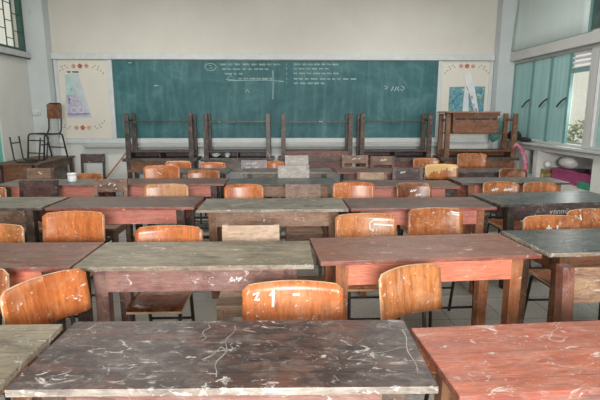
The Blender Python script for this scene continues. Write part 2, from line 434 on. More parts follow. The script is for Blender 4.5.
def steel_chair(label, x, y, rz, zt=.8, w=.42, back='ply_orange', seat='ply_brown', group='plywood chairs with black steel legs',
                bh=.21, marks=None, loc_z=0, mark_mat='chalk', no_seat=False, seat_in=.03):
    """plywood chair on a steel tube frame; local -Y is its front; (x, y) is the top middle of the backrest"""
    a = math.radians(rz); by = .225
    t = thing('plywood_chair', label, 'chair', (x+math.sin(a)*by, y-math.cos(a)*by, loc_z), rz, group)
    hw = w/2; sag = .035; tk = .012; zs = .43; r = .011
    lean = lambda z: by-.05+(z-zs)*.05/(zt-zs)+.0
    zb = zt-bh
    def surf(u, v, side=0):   # u -1..1, v 0..1
        f = abs(u); rc = .06
        crown = .010*(1-u*u)
        cut = 0 if f < 1-rc*2 else .020*((f-(1-rc*2))/(rc*2))**3
        z = zb+(bh-.010-cut+crown)*v + (cut*.6)*(1-v)
        yy = lean(z)+sag*(1-u*u)-sag*.5
        return Vector((u*hw, yy+side*tk, z))
    b = B(); nu, nv = 16, 5
    g = [[[b.bm.verts.new(surf(-1+2*i/nu, j/nv, s)) for i in range(nu+1)] for j in range(nv+1)] for s in (0, 1)]
    for j in range(nv):
        for i in range(nu):
            f = b.face([g[0][j][i], g[0][j][i+1], g[0][j+1][i+1], g[0][j+1][i]], 0); f.smooth = True
            f = b.face([g[1][j][i], g[1][j+1][i], g[1][j+1][i+1], g[1][j][i+1]], 0); f.smooth = True
    for i in range(nu):
        b.face([g[0][nv][i], g[0][nv][i+1], g[1][nv][i+1], g[1][nv][i]], 1); b.face([g[0][0][i+1], g[0][0][i], g[1][0][i], g[1][0][i+1]], 1)
    for j in range(nv):
        b.face([g[0][j+1][0], g[0][j][0], g[1][j][0], g[1][j+1][0]], 1); b.face([g[0][j][nu], g[0][j+1][nu], g[1][j+1][nu], g[1][j][nu]], 1)
    bo = b.build('backrest', [M[back], M['ply_edge']], t)
    if marks:
        def fn(u, v):
            p = surf(u/hw, max(0, min(1, v/bh)), 0); return p, (0, -1, .05)
        for ln in marks:
            q = B().strokes([ln], .011, fn, .003).build('paint_mark', M[mark_mat], bo); q['label'] = 'pale painted mark'
    if not no_seat:
        b = B(); n = 12; sw = hw-seat_in; sd = .37
        rows = []
        for s in (0, 1):
            rr = []
            for j in range(n+1):
                v = -1+2*j/n; row = []
                for i in range(n+1):
                    u = -1+2*i/n
                    z = zs-.012*(1-u*u)*(1-v*v)-.02*max(0, -v-.6)**2*6
                    k = 1-.05*max(0, abs(v)-.75)*4*abs(u)**3
                    row.append(b.bm.verts.new((u*sw*k, -.02+v*sd/2, z-s*.013)))
                rr.append(row)
            rows.append(rr)
        for j in range(n):
            for i in range(n):
                for s in (0, 1):
                    f = b.face([rows[s][j][i], rows[s][j][i+1], rows[s][j+1][i+1], rows[s][j+1][i]], 0)
                    f.smooth = True
        for i in range(n):
            for j, (p, q) in ((0, (i, i+1)), (n, (i+1, i))):
                b.face([rows[0][j][p], rows[0][j][q], rows[1][j][q], rows[1][j][p]], 1)
                b.face([rows[0][q if j == 0 else q][j], rows[0][p][j], rows[1][p][j], rows[1][q][j]], 1)
        b.build('seat', [M[seat], M['ply_edge']], t)
    fx = hw-seat_in-.025; zr = zs-.026
    for sx in (-1, 1):
        B().tube([(sx*fx, -.195, 0), (sx*fx, -.165, zr), (sx*fx, .135, zr), (sx*fx, .215, 0)], r, 8, .05).build('side_frame', M['steel'], t)
        px = fx-.018
        B().tube([(sx*px, .12, zr+.002), (sx*px, lean(zs)+.03+.006, zr+.02), (sx*px, lean(zt-.04)+tk+.017+.012*(1-(px/hw)**2)-.012, zt-.04)], r*.9, 8, .04).build('back_post', M['steel'], t)
    for yy, z in ((-.18, .2), (.177, .2)):
        B().tube([(-fx, yy, z), (fx, yy, z)], r*.8, 6).build('stretcher', M['steel'], t)
    return t

def wood_chair(label, x, y, rz, zt=.84, w=.37, back='plank_brown', frame='leg_mauve', seat='ap_brown', bh=.15, group='all-wood plank-back chairs', marks=None, gap=True, post_top=0.0, pw=.036):
    a = math.radians(rz); by = .2
    t = thing('wooden_chair', label, 'chair', (x+math.sin(a)*by, y-math.cos(a)*by, 0), rz, group)
    hw = w/2; zs = .43
    R = Matrix.Rotation(math.radians(-6), 3, 'X')
    def yl(z): return by-.035+max(0, z-zs)*.105
    for sx in (-1, 1):
        b = B(); L = zt-zs
        q = [b.bm.verts.new((sx*(hw-pw/2)+dx*pw/2, yl(z)+dy*pw/2+(.03*(1-z/zs) if z < zs else 0), z)) for z in (0, zs, zt+post_top) for dx, dy in ((-1, -1), (1, -1), (1, 1), (-1, 1))]
        for k in (0, 4):
            for i in range(4): b.face([q[k+i], q[k+(i+1) % 4], q[k+4+(i+1) % 4], q[k+4+i]])
        b.face(q[:4][::-1]); b.face(q[8:])
        b.build('back_post', M[frame], t)
        B().box((sx*(hw-pw/2-.005), -.16, (zs-.026)/2), (pw, pw, zs-.026), taper=.85, bev=.002).build('front_leg', M[frame], t)
    zc = zt-bh/2-.003
    B().box((0, yl(zc)-.004, zc), (2*hw-(2*pw if post_top else pw*.9)-.004, .018, bh), rot=R, bev=.004).build('backrest', M[back], t)
    if gap: B().box((0, yl(zt-bh-.075), zt-bh-.075), (2*hw-2*pw-.002, .018, .04), rot=R, bev=.003).build('back_rail', M[frame], t)
    B().box((0, -.03, zs-.013), (w-.005, .34, .024), bev=.005).build('seat', M[seat], t)
    B().box((0, -.165, zs-.055), (w-2*pw-.012, .018, .055)).build('front_rail', M[frame], t)
    for sx in (-1, 1):
        B().box((sx*(hw-pw/2-.005), -.005, zs-.055), (.018, .26, .055)).build('side_rail', M[frame], t)
    for sx in (-1, 1):
        B().box((sx*(hw-pw/2-.005), .005, .16), (.016, .28, .026)).build('stretcher', M[frame], t)
    if marks:
        bo = [c for c in t.children if c.name.startswith('backrest')][0]
        for ln in marks:
            q = B().strokes([ln], .011, lambda u, v: (Vector((u, yl(zt-bh+v)-.014, zt-bh+v)), (0, -1, .1)), .001).build('paint_mark', M['chalk'], bo); q['label'] = 'white painted mark'
    return t

exec_order = []
setup_materials()

# ------------------------------------------------------------------ the room
XL, XR, YF, YB, ZC = -4.36, 4.0, 8.6, -2.6, 3.62
def shell():
    struct(B().box((-.18, 3.0, -.05), (9.6, 11.9, .1)), 'floor', M['floor'])
    struct(B().box((-.18, 3.0, ZC+.05), (9.6, 11.9, .1)), 'ceiling', M['ceiling'])
    b = B(); b.box((-.18, YF+.1, 2.50+(ZC-2.50)/2), (8.9, .2, ZC-2.50)); b.mi = 1; b.box((-.18, YF+.1, 1.25), (8.9, .2, 2.50))
    struct(b, 'wall_front', [M['wall_beige'], M['wall_white']])
    struct(B().box((-.18, YB-.1, ZC/2), (8.9, .2, ZC)), 'wall_back', M['ledge'])
    # left wall: clerestory opening above, a low window with teal shutters nearer the camera
    b = B(); th = .18; xc = XL-th/2
    b.box((xc, (7.45+YF)/2, 1.225), (th, YF-7.45, 2.45))
    b.box((xc, (7.45+4.6)/2, .36), (th, 7.45-4.6, .72)); b.box((xc, (7.45+4.6)/2, 2.33), (th, 7.45-4.6, .24))
    b.box((xc, (YB+4.6)/2, 1.225), (th, 4.6-YB, 2.45))
    b.box((xc, (8.36+YF)/2, (2.45+ZC)/2), (th, YF-8.36, ZC-2.45)); b.box((xc, (YB+5.2)/2, (2.45+ZC)/2), (th, 5.2-YB, ZC-2.45))
    struct(b, 'wall_left', M['wall_grey'])
    struct(B().box((XL+.05, (YB+8.35)/2, 2.43), (.10, 8.35-YB, .09), bev=.008), 'trim_1', M['ledge'])
    # right wall: low wall with two recessed shelves, sill, beam, upper wall
    b = B(); th = .2; xc = XR+th/2
    b.box((xc, (YB+5.98)/2, .5), (th, 5.98-YB, 1.0)); b.box((xc, (7.33+7.46)/2, .5), (th, .13, 1.0)); b.box((xc, (7.95+YF)/2, .5), (th, YF-7.95, 1.0))
    for y0, y1 in ((5.98, 7.33), (7.46, 7.95)):
        b.box((xc, (y0+y1)/2, .235), (th, y1-y0, .47)); b.box((xc, (y0+y1)/2, .95), (th, y1-y0, .10))
        b.box((XR+.42, (y0+y1)/2, .7), (.04, y1-y0+.1, .7)); b.box((XR+.3, (y0+y1)/2, .455), (.2, y1-y0+.1, .03)); b.box((XR+.3, (y0+y1)/2, .915), (.2, y1-y0+.1, .03))
        b.box((XR+.3, y0-.02, .7), (.2, .04, .46)); b.box((XR+.3, y1+.02, .7), (.2, .04, .46))
    b.box((xc, (YB+YF)/2, (2.5+ZC)/2), (th, YF-YB, ZC-2.5))
    b.box((xc, (YB+2.0)/2, 1.7), (th, 2.0-YB, 1.4)); b.box((xc, 8.5, 1.7), (th, .2, 1.4))
    struct(b, 'wall_right', M['wall_white'])
    struct(B().box((XR+.03, (2.0+8.42)/2, 1.0), (.3, 8.42-2.0, .035), bev=.005), 'trim_2', M['ledge'])
    struct(B().box((XR+.03, (YB+8.42)/2, 2.435), (.22, 8.42-YB, .15), bev=.008), 'trim_3', M['concrete'])
    # corner columns
    struct(B().box((-4.19, 8.49, ZC/2), (.335, .215, ZC)), 'column_left', M['col_blue'])
    struct(B().box((3.87, 8.49, ZC/2), (.28, .215, ZC)), 'column_right', M['col_blue'])
    # front wall mouldings: white beam, frames around the cream boards, band and chalk ledge under the chalkboard
    struct(B().box((-.15, YF-.04, 2.447), (7.74, .08, .10), bev=.006), 'trim_4', M['trim_white'])
    struct(B().box((-.15, YF-.02, .995), (7.74, .04, .08), bev=.004), 'trim_5', M['trim_white'])
    b = B().box((-3.045, YF-.025, 1.715), (.08, .05, 1.36))
    struct(b, 'trim_6', M['trim_white'])
    struct(B().box((2.765, YF-.025, 1.715), (.07, .05, 1.36)), 'trim_7', M['trim_white'])
    struct(B().box((-3.975, YF-.02, 1.715), (.06, .04, 1.36)), 'trim_8', M['trim_white'])
    struct(B().box((3.69, YF-.02, 1.715), (.06, .04, 1.36)), 'trim_9', M['trim_white'])
shell()

# chalk ledge
t = thing('chalk_ledge', 'long grey chalk ledge on the wall under the chalkboard', 'ledge', (-.37, YF-.002, .9))
B().box((0, -.055, .0), (6.44, .11, .03), bev=.004).build('shelf', M['ledge'], t)
B().box((0, -.008, -.035), (6.44, .016, .04)).build('back_rail', M['ledge'], t)

# chalkboard
t = thing('chalkboard', 'wide green chalkboard with faint chalk writing on the front wall', 'chalkboard', (-.135, YF-.002, 1.045))
BW = 5.73
pnl = B(); pnl.box((-BW/4, -.016, .67), (BW/2-.002, .03, 1.345), bev=.002)
pnl.build('left_panel', M['board'], t)
B().box((BW/4, -.016, .67), (BW/2-.002, .03, 1.345), bev=.002).build('right_panel', M['board'], t)
def on_board(u, v): return (u+.135, -.0312, v-1.075), (0, -1, 0)
rng = random.Random(11)
L = []
L += [[(-1.30+.10*math.cos(a*.35), 2.305+.06*math.sin(a*.35)) for a in range(19)], [(-1.33, 2.33), (-1.28, 2.33), (-1.32, 2.28), (-1.26, 2.29)]]
L += scribble(rng, -1.13, 2.35, .98, .038) + scribble(rng, -1.1, 2.27, .85, .034) + scribble(rng, -1.06, 2.19, .32, .034)
L += [[(-1.03, 2.09), (-.95, 2.17), (-.88, 2.09), (-1.03, 2.09)]] + scribble(rng, -.82, 2.11, .62, .03)
B().strokes(L, .0075, on_board, .001).build('chalk_writing', M['chalk_mid'], t)
L = []
for i, (x1, y, ln) in enumerate(((.16, 2.355, .72), (.16, 2.28, .62), (.16, 2.20, .72), (.16, 2.105, 1.02), (.16, 2.03, .55))):
    L += [[(.03, y-.02), (.035, y+.02)]] + scribble(rng, x1, y, ln, .034)
B().strokes(L, .0075, on_board, .001).build('chalk_writing', M['chalk_mid'], t)
L = [[(1.78, 1.99), (1.84, 1.955), (1.79, 1.93)], [(1.90, 1.90), (1.94, 1.98)], [(1.96, 1.90), (2.0, 1.98)], [(2.03, 1.97), (2.01, 1.93), (2.04, 1.9)], [(2.09, 1.99), (2.14, 1.95), (2.1, 1.9), (2.07, 1.93)], [(-2.30, 1.98), (-2.22, 1.99)], [(-.70, 1.88), (-.66, 1.92), (-.63, 1.87)], [(-2.72, 2.37), (-2.66, 2.375)]]
for ln in L: B().strokes([ln], .012, on_board, .001).build('chalk_doodle', M['chalk_mid'], t)
L = [[(-.21+.004*math.sin(i), 2.25-.1*i) for i in range(6)], [(-1.0, 2.075), (-.3, 2.085), (-.02, 2.06)]]
for ln in L: B().strokes([ln], .016, on_board, .001).build('chalk_smear', M['chalk_faint'], t)

# cream boards with decorations
def flower(b, x, z, r, y):
    for k in range(5):
        a = 2*PI*k/5+.3; c = (x+r*.62*math.cos(a), z+r*.62*math.sin(a))
        b.prism([(c[0]+r*.5*math.cos(q*PI/4), c[1]+r*.5*math.sin(q*PI/4)) for q in range(8)], y-.002, y)
def leaf(b, x, z, r, a, y):
    b.prism([(x+r*math.cos(a), z+r*math.sin(a)), (x+.35*r*math.cos(a+PI/2), z+.35*r*math.sin(a+PI/2)), (x-r*math.cos(a), z-r*math.sin(a)), (x-.35*r*math.cos(a+PI/2), z-.35*r*math.sin(a+PI/2))], y-.002, y)
def notice(name_label, x0, x1, fl_label, flowers):
    t = tag(B().box(((x0+x1)/2, YF-.012, 1.715), (x1-x0, .02, 1.355), bev=.002).build('notice_board', M['cream']), name_label, 'board')
    for k, (cx, cz, up) in enumerate(flowers):
        y = YF-.0235
        r = thing('flower_wall_art', fl_label[k], 'decoration', (cx, YF-.0221, cz), 0)
        b = B(); flower(b, 0, 0, .04, 0); b.build('red_flower', M['red'], r)
        for s in (-1, 1):
            b = B(); flower(b, s*.11, 0, .038, 0); b.build('pink_flower', M['pink'], r)
        for s in (-1, 1):
            b = B()
            for (dx, dz, a) in ((.22, -.02, .6), (.26, .01, -.5), (.30, -.05, .8), (.35, -.08, -.3), (.39, -.12, 1.0), (.32, -.01, .2)):
                leaf(b, s*dx, dz*up, .024, a*s*up, 0)
            b.build('leaf_sprig', M['olive'], r)
notice('cream wall board behind the steel chairs on the teacher table', -3.945, -3.086, ['flower garland across the top of the board with the fan-shaped chart', 'flower garland along the bottom of the board with the fan-shaped chart'], [(-3.56, 2.285, 1), (-3.60, 1.225, -1)])
notice('cream wall board between the chalkboard and the shuttered windows', 2.80, 3.66, ['flower garland above the white paper cone beside the chalkboard'], [(3.25, 2.305, 1)])
yb = YF-.0222
t = thing('fan_chart', 'tall fan-shaped wall chart in teal and lilac circles', 'poster', (0, yb, 0))
B().prism([(-3.83, 2.14), (-3.74, 2.155), (-3.42, 1.405), (-3.855, 1.395)], -.004, 0).build('sheet', M['poster_grey'], t)
b = B().prism([(-3.815, 2.13), (-3.76, 2.11), (-3.655, 1.80), (-3.835, 1.80)], -.0055, -.004); b.build('teal_field', M['poster_teal'], t)
b = B().prism([(-3.835, 1.795), (-3.65, 1.795), (-3.47, 1.43), (-3.845, 1.42)], -.0055, -.004); b.build('lilac_field', M['poster_lilac'], t)
B().prism([(-3.74, 2.155), (-3.60, 2.16), (-3.43, 1.41), (-3.46, 1.41)], -.0065, -.004).build('clear_flap', M['poster_grey'], t)
for (x, z) in ((-3.78, 1.92), (-3.70, 1.86), (-3.76, 1.70), (-3.66, 1.69), (-3.60, 1.54), (-3.72, 1.53), (-3.81, 1.68)):
    B().strokes([[(x+.05*math.cos(a*.33), z+.05*math.sin(a*.33)) for a in range(20)]], .014, lambda u, v: ((u, -.0058, v), (0, -1, 0)), .001).build('ring', M['poster_grey'] if z > 1.6 else M['white_paper'], t)
B().strokes([[(-3.84, 1.46), (-3.45, 1.47)], [(-3.80, 1.63), (-3.79, 1.75)], [(-3.81, 1.7), (-3.77, 1.72)]] , .016, lambda u, v: ((u, -.0058, v), (0, -1, 0)), .0014).build('ink_line', M['lilac_ink'], t)
B().strokes(scribble(random.Random(3), -3.79, 2.185, .16, .03), .009, lambda u, v: ((u, .001, v), (0, -1, 0)), .002).build('title', M['dark_cloth'], t)
t = tag(B().prism([(2.955, 1.94), (3.30, 1.95), (3.30, 1.46), (2.955, 1.45)], yb-.004, yb).build('landscape_picture', M['landscape']), 'blue and green landscape print, wider half, left of the paper cone', 'poster', 'landscape prints behind the paper cone')
t = tag(B().prism([(3.31, 1.95), (3.60, 1.95), (3.60, 1.46), (3.31, 1.46)], yb-.004, yb).build('landscape_picture', M['landscape']), 'narrower green landscape print, right of the paper cone', 'poster', 'landscape prints behind the paper cone')
t = thing('paper_cone_picture', 'tall white paper tower with crossed legs over the landscape prints', 'decoration', (0, yb-.0045, 0))
B().prism([(3.19, 2.13), (3.31, 2.21), (3.40, 1.95), (3.52, 1.46), (3.44, 1.46), (3.33, 1.80)], -.014, -.007).build('right_leg', M['white_plastic'], t)
B().prism([(3.23, 1.98), (3.30, 1.86), (3.33, 1.46), (3.21, 1.46)], -.007, 0).build('left_leg', M['white_paper'], t)
for x, z in ((3.36, 1.76), (3.40, 1.62), (3.45, 1.54)):
    b = B(); flower(b, x, z, .03, -.0145); b.build('pink_sticker', M['poster_lilac'], t)

# left wall fittings
t = thing('window_1', None, None); t['kind'] = 'structure'
b = B()
for y0, y1, z0, z1 in ((5.2, 8.36, 2.47, 2.53), (8.29, 8.36, 2.53, ZC), (5.2, 5.26, 2.53, ZC), (6.72, 6.78, 2.53, ZC)):
    b.box((XL-.02, (y0+y1)/2, (z0+z1)/2), (.08, y1-y0, z1-z0))
b.build('window_frame', M['green_frame'], t)
b = B(); r = random.Random(5)
ys = [5.35+.21*i for i in range(15)]
for i, y in enumerate(ys):
    if y > 8.28 or abs(y-6.75) < .06: continue
    b.box((XL-.01, y, (2.53+ZC)/2), (.012, .018, ZC-2.53))
    for k in range(4):
        z = 2.66+.27*k+(.13 if i % 2 else 0)
        if y+.21 < 8.3: b.box((XL-.01, y+.105, z), (.012, .205, .012))
b.build('burglar_bar', M['green_frame'], t)
B().box((XL-.10, 6.78, (2.53+ZC)/2), (.006, 3.0, ZC-2.53)).build('pane', M['glass'], t)
t = thing('window_2', None, None); t['kind'] = 'structure'
for i in range(4):
    y1 = 7.43-.71*i; q = B().box((XL-.03, y1-.35, 1.465), (.035, .69, 1.47), bev=.005).build('shutter', M['teal_bright'], t)
    B().box((XL-.008, y1-.62, 1.4), (.02, .02, .14)).build('handle', M['black'], q)
t = thing('light_switch', 'small white light switch on the wall near the corner column', 'switch', (-4.27, 8.3815, 1.49), -90)
B().box((.012, 0, 0), (.024, .12, .085), bev=.004).build('plate', M['trim_white'], t); B().box((.028, .02, 0), (.012, .025, .03)).build('rocker', M['ledge'], t)
tag(B().tube([(XL+.11, 8.30, 2.37), (XL+.112, 6.4, 2.36)], .008, 6).build('wall_cable', M['dark_cloth']), 'thin dark cable running along the ledge under the barred window', 'cable')

# right wall windows
def casement_window(name, y0, y1, n, gap=None):
    t = thing(name, None, None); t['kind'] = 'structure'
    z0, z1 = 1.02, 2.358; x = XR+.06
    b = B(); b.box((x, y0+.025, (z0+z1)/2), (.1, .05, z1-z0)); b.box((x, y1-.025, (z0+z1)/2), (.1, .05, z1-z0)); b.box((x, (y0+y1)/2, z1-.02), (.1, y1-y0-.1, .04)); b.box((x, (y0+y1)/2, z0+.015), (.1, y1-y0-.1, .03))
    b.build('window_frame', M['ledge'], t); return t, x, z0+.03, z1-.04
t, wx, wz0, wz1 = casement_window('window_3', 6.22, 8.44, 4)
for (y0, y1) in ((7.765, 8.385), (7.225, 7.745), (6.735, 7.205)):
    q = B().box((wx-.01, (y0+y1)/2, (wz0+wz1)/2), (.03, y1-y0-.03, wz1-wz0-.02), bev=.004).build('casement', M['teal'], t)
    fb = B()
    for yy in (y0+.012, y1-.012): fb.box((wx-.015, yy, (wz0+wz1)/2), (.045, .022, wz1-wz0))
    fb.build('casement_frame', M['teal_frame'], q)
    B().tube([(wx-.04, y0+.02, 1.70), (wx-.065, y0+.08, 1.66), (wx-.06, y0+.20, 1.58)], .012, 6).build('catch', M['black'], q)
lb = B()
for k in range(4): lb.box((wx, 6.50, 2.295-.065*k), (.05, .42, .022), rot=Matrix.Rotation(math.radians(35), 3, 'Y'))
lb.build('louvre', M['white_plastic'], t)
B().box((wx, 6.50, 2.06), (.05, .44, .05)).build('louvre_rail', M['teal_frame'], t)
B().box((wx+.03, 6.50, 1.55), (.006, .44, .98)).build('pane', M['glass'], t)
B().box((wx-.01, 6.72, (wz0+wz1)/2), (.04, .016, wz1-wz0)).build('jamb', M['teal_frame'], t)
struct(B().box((XR+.06, 6.16, 1.69), (.12, .12, 1.34), bev=.006), 'column_window', M['concrete'])
t, wx, wz0, wz1 = casement_window('window_4', 2.0, 6.09, 4)
B().box((wx-.06, 6.055, (wz0+wz1)/2), (.02, .03, wz1-wz0)).build('white_strip', M['white_plastic'], t)
for k in range(6):
    y1 = 6.02-.66*k
    q = B().box((wx-.01, y1-.33, (wz0+wz1)/2), (.03, .64, wz1-wz0-.02), bev=.004).build('casement', M['teal'], t)
    B().tube([(wx-.04, y1-.63, 1.70), (wx-.065, y1-.57, 1.66), (wx-.06, y1-.45, 1.58)], .012, 6).build('catch', M['black'], q)
# upper right: pale panel with a loose lower corner, dark glass beyond
b = B(); n = 14
cols = []
for i in range(n+1):
    u = i/n; y = 6.34+(8.43-6.34)*u
    off = .012+.10*max(0, u-.8)**2/.04*.5
    cols.append([b.bm.verts.new((XR-off*(1-v)**1.5-.01, y-.10*max(0, u-.9)*10*(1-v)**2*0-(.12*v if u > .99 else 0), 2.53+(ZC-.02-2.53)*v)) for v in (0, .25, .5, .75, 1)])
for a, c2 in zip(cols, cols[1:]):
    for j in range(4): b.face([a[j], c2[j], c2[j+1], a[j+1]]).smooth = True
o = b.build('upper_window_sheet', M['pale_teal']); md = o.modifiers.new('s', 'SOLIDIFY'); md.thickness = .008
tag(o, 'large pale teal sheet covering the upper window, its lower corner curling off', 'panel')
t = thing('window_5', None, None); t['kind'] = 'structure'
B().box((XR-.012, 5.3, 3.06), (.02, 1.96, 1.02)).build('pane', M['dark_green_glass'], t)
b = B(); [b.box((XR-.02, y, 3.06), (.035, .04, 1.06)) for y in (6.30, 5.3, 4.3)]; b.build('window_frame', M['teal_frame'], t)

# things in the wall recess and on the sill
t = thing('flat_box', 'long magenta box lying in the wall recess under the window', 'box', (4.24, 6.60, .471))
B().box((0, 0, .08), (.27, .94, .16), bev=.006).build('body', M['magenta'], t); B().box((-.001, 0, .175), (.28, .955, .03), bev=.005).build('lid', M['magenta'], t)
t = tag(B().box((4.05, 6.15, .517), (.08, .26, .09), bev=.008).build('green_box', M['green_box']), 'green box at the near end of the wall recess, beside the magenta box', 'box')
t.location.x = 0
t = thing('printed_carton', 'small black and mustard carton at the far end of the wall recess', 'box', (4.12, 7.085, .471))
t.location.y = 7.22
B().box((0, 0, .075), (.16, .09, .15), bev=.003).build('body', M['mustard'], t); B().box((-.0805, 0, .05), (.002, .05, .05)).build('printed_panel', M['yellow'], t)
tag(B().blob((4.23, 6.88, .752), (.11, .16, .085), 4, .12).build('plastic_bag', M['white_plastic']), 'large white plastic bag on the magenta box in the wall recess', 'bag', 'white bags in the wall recess')
tag(B().blob((4.12, 7.225, .692), (.06, .055, .06), 9, .12).build('plastic_bag', M['white_plastic']), 'small white plastic bag on top of the mustard carton', 'bag', 'white bags in the wall recess')
tag(B().lathe([(.03, 0), (.07, .01), (.11, .035), (.105, .035), (.06, .016), (.0, .012)], (4.22, 6.5, .662), 20).build('bowl', M['dark_cloth']), 'dark shallow bowl on the magenta box in the wall recess', 'bowl')
tag(B().blob((3.97, 8.1, 1.09), (.09, .15, .07), 2, .3).build('cloth_bundle', M['dark_cloth']), 'dark rumpled cloth bundle on the far end of the window sill', 'cloth', 'dark bundles on the sill')
tag(B().blob((3.955, 7.68, 1.053), (.05, .2, .03), 12, .35).build('cloth_bundle', M['dark_cloth']), 'low flat dark cloth on the sill below the teal panes', 'cloth', 'dark bundles on the sill')

# ------------------------------------------------------------------ desks
def D(label, *a, **k): return desk(label, *a, **k)
thai = [[(-.06, .02), (-.05, -.02), (-.035, .02), (-.05, .0)], [(-.02, -.02), (-.02, .02), (.0, .02), (.0, -.02)], [(.015, -.02), (.015, .02), (.035, .02), (.035, -.02)], [(.05, -.02), (.05, .02), (.07, .02), (.07, -.02)], [(.085, .02), (.09, -.015), (.105, -.015), (.105, .02)]]
sq = lambda x, y, s: [[(x-s, y-s*.4), (x-s*.5, y+s*.4), (x-s*.2, y-s*.3), (x+s*.2, y+s*.4), (x+s*.4, y-s*.2), (x+s, y+s*.3)], [(x-s, y-.01), (x+s, y+.012)]]
D('pale grey-brown desk cut by the frame at the lower corner, beside the blackened desk', -1.395, 1.17, 0, 'top_greybrown', 'edge_pale', 'ap_brown', 'leg_brown', w=1.18, d=.44)
DK1 = D('nearest desk, blackened top covered in white scratches, pale front edge', -.176, 1.187, -1.0, 'top_black', 'edge_grey', 'ap_mauve', 'leg_dark', w=1.2, d=.43)
DK1c = D('salmon red desk with flaking paint and a pencilled oval, beside the blackened desk', 1.058, 1.163, 3.4, 'top_salmon', 'edge_red', 'ap_mauve', 'leg_brown', w=1.19, d=.41)
D('dull red desk with white scuffs, behind the slanted orange chair', -1.66, 2.245, 0, 'top_red', 'edge_red', 'ap_salmon', 'leg_dark', w=1.19, d=.46)
D('grey-brown desk with mauve apron and chalk scribble, behind the blackened desk', -.455, 2.245, 0, 'top_greybrown', 'edge_pale', 'ap_mauve', 'leg_mauve', w=1.19, d=.45, writing=sq(.20, -.0, .035))
D('red-brown desk with bright salmon apron, behind the salmon red desk', .775, 2.335, 4.2, 'top_redbrown', 'edge_red', 'ap_salmon', 'leg_salmon', w=1.2, d=.46)
D('dark grey desk with rust brown apron, beside the bright salmon apron', 2.02, 2.435, 3.6, 'top_dark', 'edge_pale', 'ap_rust', 'leg_brown', w=1.2, d=.5)
D('grey-green desk with dark brown apron, third row against the left side', -2.545, 3.74, 0, 'top_olive', 'edge_dark', 'ap_darkbrown', 'leg_dark', w=1.19, d=.49)
D('dark red desk with pink apron, next to the grey-green dark brown one', -1.325, 3.725, 0, 'top_darkred', 'edge_red', 'ap_pink', 'leg_dark', w=1.18, d=.5)
D('grey-olive desk with plain brown apron in the middle of the third row', -.10, 3.608, 0, 'top_olive', 'edge_pale', 'ap_brown', 'leg_brown', w=1.19, d=.49)
D('dark red desk with salmon apron, between the grey-olive and the dark written-on desk', 1.105, 3.627, 1.2, 'top_darkred', 'edge_red', 'ap_pink', 'leg_salmon', w=1.18, d=.47)
D('shiny dark desk with white letters chalked on its purple-brown apron', 2.37, 3.80, 5.5, 'top_dark', 'edge_dark', 'ap_purple', 'leg_black', w=1.2, d=.54, writing=[[(u*.95-.08, v*.7) for u, v in l] for l in thai])
D('pink-aproned desk with a small white pot standing on it', -2.44, 4.935, 0, 'top_grey', 'edge_red', 'ap_pink', 'leg_dark', w=1.18, d=.45, group='desks of the fourth row')
D('dark-topped pink-aproned desk in front of the chair with the worn white glare', -1.235, 4.965, 0, 'top_darkred', 'edge_red', 'ap_pink', 'leg_black', w=1.17, d=.45, group='desks of the fourth row')
D('dark grey desk with brown apron behind the grey-olive desk', -.04, 4.935, 0, 'top_dark', 'edge_dark', 'ap_brown', 'leg_brown', w=1.18, d=.45, group='desks of the fourth row')
D('purplish red desk with pink apron in front of the two-tone chair', 1.20, 4.72, -3, 'top_darkred', 'edge_red', 'ap_pink', 'leg_black', w=1.19, d=.47, group='desks of the fourth row')
D('grey-red desk with salmon apron, nearest to the pink cloth and wall recess', 2.49, 4.935, 0, 'top_grey', 'edge_dark', 'ap_pink', 'leg_salmon', w=1.19, d=.44, group='desks of the fourth row')
D('dark grey desk mostly hidden behind two orange chairs, fifth row', -1.30, 5.955, 0, 'top_dark', 'edge_dark', 'ap_greybrown', 'leg_black', w=1.16, d=.43, group='desks of the fifth row')
D('grey desk behind the chalky white chair back, fifth row', .02, 5.925, 0, 'top_grey', 'edge_pale', 'ap_greybrown', 'leg_black', w=1.18, d=.43, group='desks of the fifth row')
D('maroon desk behind the pale pinkish plank chair, fifth row', 1.24, 5.9, 0, 'top_darkred', 'edge_red', 'ap_maroon', 'leg_black', w=1.17, d=.43, group='desks of the fifth row')
D('near-black desk in front of the brown upturned desk, fifth row', 2.46, 5.87, 0, 'top_dark', 'edge_dark', 'ap_purple', 'leg_black', w=1.18, d=.43, group='desks of the fifth row')
rows6 = [(-1.990, 1.175, 'ap_rust', 'leg_black', 'left end'), (-.763, 1.17, 'ap_greybrown', 'leg_black', 'a'), (.507, 1.255, 'ap_maroon', 'leg_mauve', 'b'), (1.778, 1.27, 'ap_maroon', 'leg_dark', 'c'), (3.16, 1.28, 'ap_rust', 'leg_brown', 'd')]
low = ['rust-aproned desk at the end by the leaning stick, carrying an upturned desk', 'grey-brown desk carrying the upturned desk with crumpled papers', 'maroon desk carrying the upturned desk with a solid red-brown panel', 'maroon desk carrying the upturned desk nearest the brown one', 'rust brown desk under the upturned brown desk and drawer box']
upl = ['upturned blackened desk with legs in the air, at the end by the leaning stick', 'upturned dark desk with crumpled white papers in its open compartment', 'upturned dark-legged desk showing its solid red-brown panel', 'upturned dark desk with legs in the air, next to the brown one', 'upturned brown desk with a drawer box between its legs']
ins = .055
